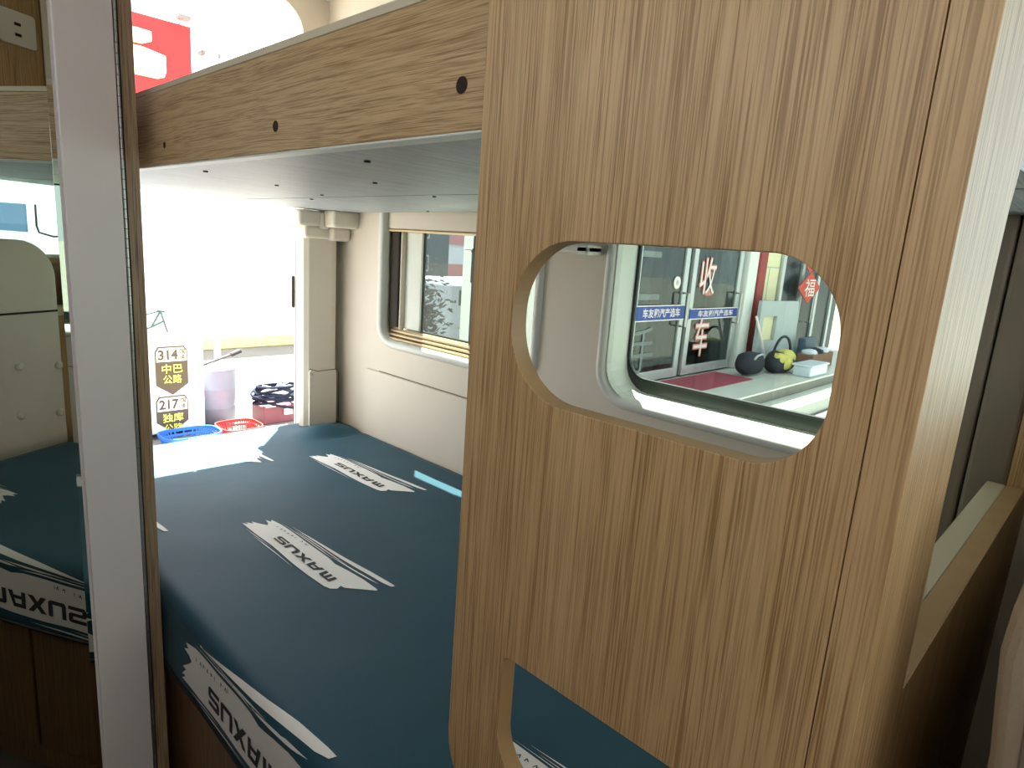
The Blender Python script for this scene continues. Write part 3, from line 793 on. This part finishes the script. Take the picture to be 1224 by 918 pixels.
d2 = empty('side_glass_door', E(13, 4.7, PZ), 'dark glass door with the red diamond at the far right of the shop', 'door')
MB().box(E(11.84, 4.70, PZ + .02), E(14.9, 4.72, .95)).build('pane', M_dglass, d2)
for x in (11.68, 12.62, 13.5, 14.4):
    MB().box(E(x, 4.66, PZ + .02), E(x + .12, 4.74, .95), .006).build('stile', M_alu, d2)
for x in (12.50, 13.16):
    MB().tube([E(x, 4.66, -.5), E(x, 4.58, -.5), E(x, 4.58, -1.02), E(x, 4.66, -1.02)], .018, 8).build('handle', M_steel, d2)
M_fu = plain('vermilion_paper', rgb(192, 64, 42), .6)
dm = MB().add([E(12.76 + a, 4.54 + q, -.34 + b) for q in (0, .012) for a, b in ((0, -.30), (.56, 0), (0, .30), (-.56, 0))], [(0, 1, 2, 3), (7, 6, 5, 4), (0, 4, 5, 1), (1, 5, 6, 2), (2, 6, 7, 3), (3, 7, 4, 0)]).build('paper_diamond', M_fu)
tag(dm, 'red paper diamond with a white character on the dark door', 'decoration')
flat_text('\u798f', .50, .34, 12.77, 4.535, -.34, M_chalk, dm, 'character')
dm2 = MB().add([E(12.66 + a, 4.54 + q, .05 + b) for q in (0, .012) for a, b in ((0, -.12), (.22, 0), (0, .12), (-.22, 0))], [(0, 1, 2, 3), (7, 6, 5, 4), (0, 4, 5, 1), (1, 5, 6, 2), (2, 6, 7, 3), (3, 7, 4, 0)]).build('paper_knot', M_fu)
tag(dm2, 'small red paper ornament hanging above the big diamond', 'decoration')

# things along the shop wall
v_, f_ = shape([[(10.14, PZ), (11.86, PZ), (11.68, -.56), (10.14, -.54)], [(10.28, -1.2), (10.82, -1.2), (10.82, -.80), (10.28, -.80)]], .06, .006)
bo = put('display_board', [E(p.x, 4.32 + p.z, p.y) for p in v_], f_, M_grey)
tag(bo, 'grey board with a square opening leaning by the cream wall', 'board')
MB().box(E(10.28, 4.352, -1.2), E(10.82, 4.37, -.8)).build('backing', M_yel, bo)
def blob(c, r, seed, sq=.8, n=14):
    bm = bmesh.new(); bmesh.ops.create_icosphere(bm, subdivisions=3, radius=1)
    for v in bm.verts:
        p = v.co.copy()
        k = 1 + .16 * noise.noise(p * 1.7 + Vector((seed, 0, 0))) + .06 * noise.noise(p * 5 + Vector((seed, 3, 0)))
        v.co = Vector([math.copysign(abs(p[i]) ** sq, p[i]) * r[i] * k for i in range(3)])
        if v.co.z < -r[2] * .9: v.co.z = -r[2] * .9
        v.co += Vector(c)
    m_ = MB(); m_.addbm(bm); return m_
bg_ = empty('duffel_bag', E(9.66, 4.1, PZ), 'black duffel bag on the porch by the column', 'bag')
blob(E(9.62, 4.12, PZ + .19), (.33, .16, .18), 2).build('body', M_bag, bg_, smooth=True)
MB().tube([E(9.44, 4.0, PZ + .26), E(9.5, 3.97, PZ + .33), E(9.62, 3.96, PZ + .35), E(9.74, 3.98, PZ + .33), E(9.8, 4.0, PZ + .26)], .018, 6).build('strap', M_grey, bg_)
hb = empty('tote_bag', E(10.34, 4.0, PZ), 'dark tote bag full of yellow cloth, on the porch', 'bag')
blob(E(10.44, 4.0, PZ + .165), (.38, .17, .18), 5).build('body', M_bag, hb, smooth=True)
for dx, dz, r in ((-.16, .27, .15), (.06, .30, .17), (.24, .25, .13), (-.03, .2, .2)):
    blob(E(10.44 + dx, 3.95, PZ + dz - .03), (r * .9, r * .8, r * .6), dx * 9).build('folded_cloth', M_straw, hb, smooth=True)
MB().tube([E(10.44 - .34 * math.cos(q), 3.98, PZ + .28 + .30 * math.sin(q)) for q in [math.pi * i / 14 for i in range(15)]], .022, 8).build('handle', M_bag, hb)
tag(MB().box(E(11.76, 4.1, PZ), E(12.3, 4.24, PZ + .46), .03).build('plastic_bin', M_slate), 'slate blue plastic bin beside the grey board', 'bin')
cb = empty('cardboard_box', E(11.8, 3.9, PZ), 'brown cardboard box at the right end of the porch', 'box')
MB().box(E(11.3, 3.78, PZ), E(12.3, 4.05, PZ + .24), .006).build('carton', M_card, cb)
for k, x in enumerate((11.5, 11.8, 12.1)):
    blob(E(x, 3.92, PZ + .25), (.14, .12, .07), k * 3.1).build('crumpled_bag', M_bag if k == 1 else M_clear, cb, smooth=True)
mk = empty('storage_tub', E(10.6, 3.55, PZ), 'milky plastic tub at the porch edge', 'tub')
MB().box(E(10.36, 3.46, PZ), E(11.1, 3.74, PZ + .17), .02).build('tub', M_clear, mk)
MB().box(E(10.34, 3.44, PZ + .165), E(11.12, 3.76, PZ + .195), .01).build('tub_lid', M_clear, mk)
tag(MB().tube([E(9.92, 4.26, -.78), E(10.22, 4.24, -1.2), E(10.5, 4.22, PZ + .02)], .02, 8).build('broom_stick', M_chalk), 'white stick leaning on the red pipe', 'stick')

# ------------------------------------------------------------------ outside: yard and street seen through the bunk window
def car(name, x0, x1, y0, y1, z0, z1, label, winz, cat='van'):
    c = empty(name, E((x0 + x1) / 2, (y0 + y1) / 2, -2.0), label, cat)
    MB().box(E(x0, y0, z0), E(x1, y1, z1), .12, 4).build('body', plain('pale_lilac_paint', rgb(176, 182, 200), .4, var=.01), c, smooth=False)
    L_ = x1 - x0
    for a, b in ((.06, .3), (.36, .62), (.68, .93)):
        MB().box(E(x0 + L_ * a, y0 - .006, winz[0]), E(x0 + L_ * b, y0 + .02, winz[1]), .02).build('side_window', M_dglass, c)
    for a in (.2, .8):
        MB().tube([E(x0 + L_ * a, y0 + .02, -1.68), E(x0 + L_ * a, y0 + .25, -1.68)], .32, 20).build('wheel', M_black, c)
    MB().box(E(x0 + .1, y0 - .012, z0 + .25), E(x1 - .1, y0 + .01, z0 + .33), .005).build('side_moulding', M_grey, c)
    return c
car('parked_van', 7.98, 12.0, 9.4, 11.2, -1.85, -.70, 'white van parked in the street beyond the bunk window', (-1.15, -.85))
bl = empty('brick_building', E(16, 17, -2), 'pink and white building across the street, behind the parked van', 'building')
M_pinkw = plain('pink_brick', rgb(186, 120, 124), .8, var=.08); M_lil = plain('pale_lilac_render', rgb(214, 214, 226), .8)
MB().box(E(11.5, 16, -2), E(26, 20, 7)).build('wall', M_lil, bl)
for z0, z1 in ((-1.5, -.62), (.0, .34), (1.4, 2.0)):
    MB().box(E(13.4, 15.93, z0), E(25.8, 16.0, z1)).build('pink_course', M_pinkw, bl)
for i in range(5):
    for z0 in (-.45, .6):
        MB().box(E(14.6 + 2.0 * i, 15.9, z0), E(15.5 + 2.0 * i, 15.98, z0 + .3)).build('window', M_dglass, bl)
tw = empty('green_building', E(9.7, 13.5, -2), 'dark green building at the left of the bunk window', 'building')
MB().box(E(7.2, 13.0, -2), E(10.95, 13.9, 0.7)).build('wall', plain('dark_green_render', rgb(46, 62, 62), .6, var=.15), tw)
for i in range(3):
    for z0 in (-.7, .1):
        fr_ = MB().box(E(7.5 + 1.15 * i, 12.93, z0), E(7.95 + 1.15 * i, 13.0, z0 + .4)).build('window', M_grey, tw)
        MB().box(E(7.54 + 1.15 * i, 12.91, z0 + .04), E(7.91 + 1.15 * i, 12.94, z0 + .36)).build('pane', M_dglass, fr_)
sh = empty('shrub', E(6.5, 8.3, -2), 'dark leafy shrub outside the bunk window', 'shrub')
mb = MB()
for k in range(900):
    c = E(6.5 + rnd.gauss(0, .17), 8.3 + rnd.gauss(0, .22), -1.3 + rnd.gauss(0, .42))
    if c.z < GROUND + .1: continue
    a = Vector((rnd.uniform(-1, 1), rnd.uniform(-1, 1), rnd.uniform(-.6, 1))).normalized(); b = a.orthogonal().normalized()
    mb.add([c - a * .07, c + b * .025, c + a * .07, c - b * .025], [(0, 1, 2, 3)])
lf = mb.build('foliage', plain('dark_leaf', rgb(20, 30, 26), .9, spec=.1, var=.3), sh); lf['kind'] = 'stuff'
MB().tube([E(6.5, 8.3, -2.0), E(6.52, 8.3, -1.5), E(6.48, 8.32, -.9)], [.03, .025, .01], 7).build('stem', M_brown, sh)
# vehicle that shows in the mirror through the front side window
fv = empty('white_minibus', E(6.2, -4.6, -2), 'white minibus outside, seen only in the mirror', 'van')
MB().box(E(5.2, -8.2, -1.8), E(7.0, -2.6, .55), .1, 4).build('body', plain('white_car_paint', rgb(236, 238, 240), .3, var=.01), fv)
for y0, y1 in ((-7.8, -6.6), (-6.4, -5.25)):
    MB().box(E(5.19, y0, -.2), E(5.22, y1, .12), .03).build('side_window', plain('blue_tinted_glass', rgb(70, 108, 140), .2), fv)
for y in (-3.6, -7.0):
    MB().tube([E(5.22, y, -1.68), E(5.45, y, -1.68)], .32, 20).build('wheel', M_black, fv)

# ------------------------------------------------------------------ outside: behind the open back doors
M_carw = plain('white_car_paint', rgb(236, 238, 240), .3)
rv = empty('white_car', R(1.6, 8, -2.2), 'white vehicle with two road stickers behind the open back doors', 'car')
MB().box(R(.4, 7.0, -2.14), R(2.585, 9.6, -1.14), .04, 3).build('body', M_carw, rv)
MB().box(R(.5, 7.06, -1.16), R(2.57, 9.4, .7), .05, 3).build('cabin', M_carw, rv)
MB().box(R(.55, 7.03, -.55), R(2.3, 7.07, .4), .01).build('back_window', M_clear, rv)
def sticker(cx, z1, z0, num, name_):
    """route shield: number over a dark field with the road's name"""
    w_ = .155; yv = 6.985
    fl = [(-w_, z1 - .05), (-w_ + .03, z1), (w_ - .03, z1), (w_, z1 - .05), (w_, z0 + .11), (0, z0), (-w_, z0 + .11)]
    def flat(pts, y, nm, mat, par): return put(nm, [R(cx + a, y, b) for a, b in pts] + [R(cx + a, y + .006, b) for a, b in pts], [tuple(range(len(pts))), tuple(range(2 * len(pts) - 1, len(pts) - 1, -1))] + [(i, (i + 1) % len(pts), len(pts) + (i + 1) % len(pts), len(pts) + i) for i in range(len(pts))], mat, par)
    s_ = flat(fl, yv, 'route_sticker', M_dk, rv)
    ins = [(a * .93, z0 + (b - z0) * .965 + .012) for a, b in fl]
    zm = z1 - .155
    flat([(-w_ * .93, zm), (-w_ * .93, z1 - .055), (-w_ * .75, z1 - .014), (w_ * .75, z1 - .014), (w_ * .93, z1 - .055), (w_ * .93, zm)], yv - .004, 'sticker_field', M_cream, s_)
    def txt(t, w2, h2, x, z, mat, of=.014):
        a, f2 = fit_text(t, w2, h2, offset=of); put('lettering', [R(cx + x + p.x, yv - .008, z + p.y) for p in a], f2, mat, s_)
    txt(num, .19, .105, -.035, z1 - .085, M_dk, .035)
    txt('\u56fd', .05, .05, .105, z1 - .055, M_dk); txt('\u9053', .05, .05, .105, z1 - .112, M_dk)
    txt(name_[:2], .20, .095, 0, zm - .075, M_lem); txt(name_[2:], .18, .09, 0, zm - .185, M_lem)
M_dk = plain('dark_brown_vinyl', rgb(74, 62, 38), .6); M_cream = plain('cream_vinyl', rgb(240, 236, 206), .6, var=.01); M_lem = plain('yellow_vinyl', rgb(240, 226, 90), .6, var=.02)
sticker(2.255, -1.215, -1.725, '314', '\u4e2d\u5df4\u516c\u8def')
sticker(2.245, -1.735, -2.12, '217', '\u72ec\u5e93\u516c\u8def')
# cyclist line drawing stuck on the car
mb = MB(); yv = 6.98
def ln(pts, r=.006): mb.tube([R(a, yv + .07 if b > -1.1 else yv, b) for a, b in pts], r, 5)
ln([(1.98, -1.06), (2.10, -1.02), (2.22, -.96)], .008); ln([(2.10, -1.02), (2.19, -.86)], .008); ln([(2.19, -.86), (2.25, -1.08)], .008)
ln([(2.16, -.855), (2.23, -.87)], .008); ln([(1.96, -.92), (2.18, -.86)], .006)
mb.build('cyclist_sticker', plain('green_vinyl', rgb(60, 92, 80), .6), rv)

dm_ = empty('drum', R(2.83, 7.35, -2.2), 'open pale grey drum standing in the yard beyond the bed', 'drum')
prof = [(.17, 0), (.20, .01), (.206, .2), (.21, .21), (.206, .22), (.208, .42), (.212, .43), (.208, .44), (.21, .64), (.216, .65), (.21, .66), (.195, .655), (.19, .5)]
MB().lathe(R(2.83, 7.35, -2.2), [(a * K, b * K) for a, b in prof], 32).build('body', plain('pale_grey_drum', rgb(112, 120, 132), .6), dm_, smooth=True)
MB().lathe(R(2.83, 7.35, -1.58), [(.188 * K, 0), (.188 * K, .004)], 24).build('inside_disc', plain('dark_drum_inside', rgb(40, 42, 44), .8), dm_)  # dark disc just below the rim, standing for the drum's dark inside
M_rod = plain('dull_rod', rgb(74, 72, 72), .6)
bh = empty('long_handled_tool', R(2.69, 7.33, -1.6), 'steel rod with a black grip leaning across the drum', 'tool')
MB().tube([R(2.62, 7.33, -1.522), R(2.80, 7.33, -1.47), R(3.03, 7.33, -1.40)], .014, 8).build('rod', M_rod, bh)
MB().tube([R(3.0, 7.33, -1.41), R(3.11, 7.33, -1.37)], .026, 10).build('grip', M_black, bh)

def basket(name, c, rx, ry, h, mat, label, n):
    b = empty(name, c, label, 'basket')
    c = Vector(c)
    ring = lambda k, z, off=0: [c + Vector(((rx * k + off) * math.copysign(abs(math.cos(q)) ** .55, math.cos(q)), (ry * k + off) * math.copysign(abs(math.sin(q)) ** .55, math.sin(q)), z)) for q in [2 * math.pi * i / 48 for i in range(48)]]
    MB().loft([ring(.86, 0), ring(.86, .02)], True, True).build('base', mat, b)
    MB().loft([ring(1, h - .03), ring(1.03, h - .03), ring(1.05, h), ring(.99, h), ring(1, h - .03)]).build('rim', mat, b)
    MB().loft([ring(.92, h * .45), ring(.94, h * .45 + .02), ring(.92, h * .45 + .02), ring(.9, h * .45), ring(.92, h * .45)]).build('hoop', mat, b)
    lo, hi = ring(.86, .02), ring(1, h - .02)
    for i in range(0, 48, n):
        MB().tube([lo[i], hi[i]], .007, 5).build('rib', mat, b)
    return b
M_bas = plain('blue_plastic', rgb(40, 104, 200), .45); M_rbas = plain('red_plastic', rgb(206, 52, 46), .45)
basket('blue_basket', R(2.31, 6.70, -2.2), .25, .17, .125, M_bas, 'blue slatted plastic basket on the ground past the bed', 1)
basket('red_basket', R(2.83, 6.74, -2.2), .19, .19, .12, M_rbas, 'round red plastic basket beside the blue one', 1)

cc = empty('cable_coil', R(3.42, 7.15, -2.2), 'heap of coiled dark cables on a red crate by the rear pillar', 'cable')
mb = MB()
for k in range(9):
    zz = -1.98 + .025 * k + rnd.uniform(-.01, .01); rx = .27 - .012 * abs(k - 3) + rnd.uniform(-.02, .02); tl = rnd.uniform(-.16, .16); ox = rnd.uniform(-.03, .03)
    pts = [R(3.42 + ox + rx * math.cos(q), 7.12 + .2 * math.sin(q), zz + tl * math.cos(q + k) * .5) for q in [2 * math.pi * i / 28 for i in range(28)]]
    MB().tube(pts, .0135, 7, closed=True).build('cable_loop', plain('dark_blue_rubber', rgb(34, 40, 54), .9, spec=.1), cc)
MB().box(R(3.22, 6.98, -2.2), R(3.62, 7.3, -1.99), .01).build('crate', plain('pink_red_crate', rgb(112, 58, 66), .6), cc)
MB().box(R(3.46, 6.955, -2.10), R(3.56, 6.975, -2.03)).build('tag', M_chalk, cc)
tg = empty('pliers', R(3.4, 7.1, -1.8), 'grey hand tool lying on top of the coiled cables', 'tool')
MB().tube([R(3.26, 7.1, -1.76), R(3.40, 7.08, -1.80), R(3.56, 7.06, -1.73)], .014, 7).build('handle', M_grey, tg)
MB().tube([R(3.30, 7.08, -1.84), R(3.42, 7.08, -1.79), R(3.50, 7.06, -1.68)], .014, 7).build('handle', M_grey, tg)

cw = empty('wall_yard', R(3, 12.3, -2.2), kind='structure')
MB().box(R(-6, 12.2, -2.2), R(9, 12.5, 1.4)).build('wall', M_wallw, cw)
MB().box(R(4.3, 12.02, -2.2), R(6.6, 12.2, -1.98), .02).build('kerb', plain('yellow_paint', rgb(224, 212, 158), .7, var=.1), cw)
sg = empty('shop_sign', R(2.6, 10, -2.2), 'big red shop sign with cream characters, above the bunk', 'sign')
MB().box(R(.4, 10.0, 1.35), R(3.645, 10.25, 2.66), .01).build('sign_board', plain('signal_red', rgb(184, 26, 24), .5, var=.03), sg)
M_crm = plain('cream_acrylic', rgb(255, 250, 214), .4, var=.01)
def ext(pts, y0, y1, nm, mat, par):
    n = len(pts)
    return put(nm, [R(a, y0, b) for a, b in pts] + [R(a, y1, b) for a, b in pts], [tuple(range(n)), tuple(range(2 * n - 1, n - 1, -1))] + [(i, n + i, n + (i + 1) % n, (i + 1) % n) for i in range(n)], mat, par)
ext([(2.2, 2.27), (3.02, 2.29), (3.13, 2.34), (3.13, 2.46), (2.2, 2.49)], 9.95, 10.0, 'character_stroke', M_crm, sg)
ext([(2.2, 1.9), (3.2, 1.9), (3.27, 1.93), (3.295, 2.0), (3.295, 2.20), (3.02, 2.25), (2.2, 2.25)], 9.95, 10.0, 'character_stroke', M_crm, sg)
for x in (.7, 2.2):
    MB().tube([R(x, 10.15, -2.2), R(x, 10.15, 1.4)], .05, 10).build('post', M_grey, sg)
fl = empty('flood_lamp', R(3.52, 9.95, 2.67), 'small grey flood lamp on top of the red sign', 'lamp')
MB().tube([R(3.52, 10.1, 2.67), R(3.52, 9.96, 2.74)], .012, 6).build('bracket', M_grey, fl)
MB().box(R(3.45, 9.84, 2.70), R(3.60, 9.99, 2.76), .015).build('lamp_head', plain('dark_grey_metal', rgb(110, 106, 100), .5), fl)
MB().tube([R(3.36, 9.95, 2.77), R(3.72, 9.9, 2.745)], .008, 6).build('arm', M_grey, fl)
sl = empty('street_box', R(4.05, 10.6, -2.2), 'grey box on a pole beyond the bunk rail', 'box')
MB().tube([R(4.12, 10.6, -2.2), R(4.12, 10.6, 2.3)], .05, 8).build('pole', M_grey, sl)
MB().box(R(4.02, 10.5, 2.2), R(4.22, 10.7, 2.52), .02).build('cabinet', M_grey, sl)
MB().box(R(3.98, 10.52, 2.48), R(4.26, 10.68, 2.54), .01).build('cap', plain('dark_grey_metal', rgb(110, 106, 100), .5), sl)

# open right back door leaf, swung out almost in line with the view
bd = empty('back_door', U(3.3, 6.6, -2.2), 'white back door edge with black latch, beside the rear pillar', 'door')
a0 = Vector((3.215, 6.17)); dirn = Vector((3.215, 6.17)).normalized(); nn_ = Vector((-dirn.y, dirn.x))
def leaf(t0, t1, n0, n1, z0, z1, bev=.01):
    m_ = MB().box((S * t0, S * n0, EYE + S * z0), (S * t1, S * n1, EYE + S * z1), bev)
    m_.v = [Vector((S * a0.x + p.x * dirn.x + p.y * nn_.x, S * a0.y + p.x * dirn.y + p.y * nn_.y, p.z)) for p in m_.v]
    return m_
leaf(0, .09, 0, .035, -2.5, .9, .01).build('leaf', M_carw, bd)
leaf(-.012, .0, .01, .024, -2.3, .8, .002).build('seal', M_black, bd)
leaf(.0, .05, .02, .06, -.75, -.42, .01).build('latch', M_black, bd)
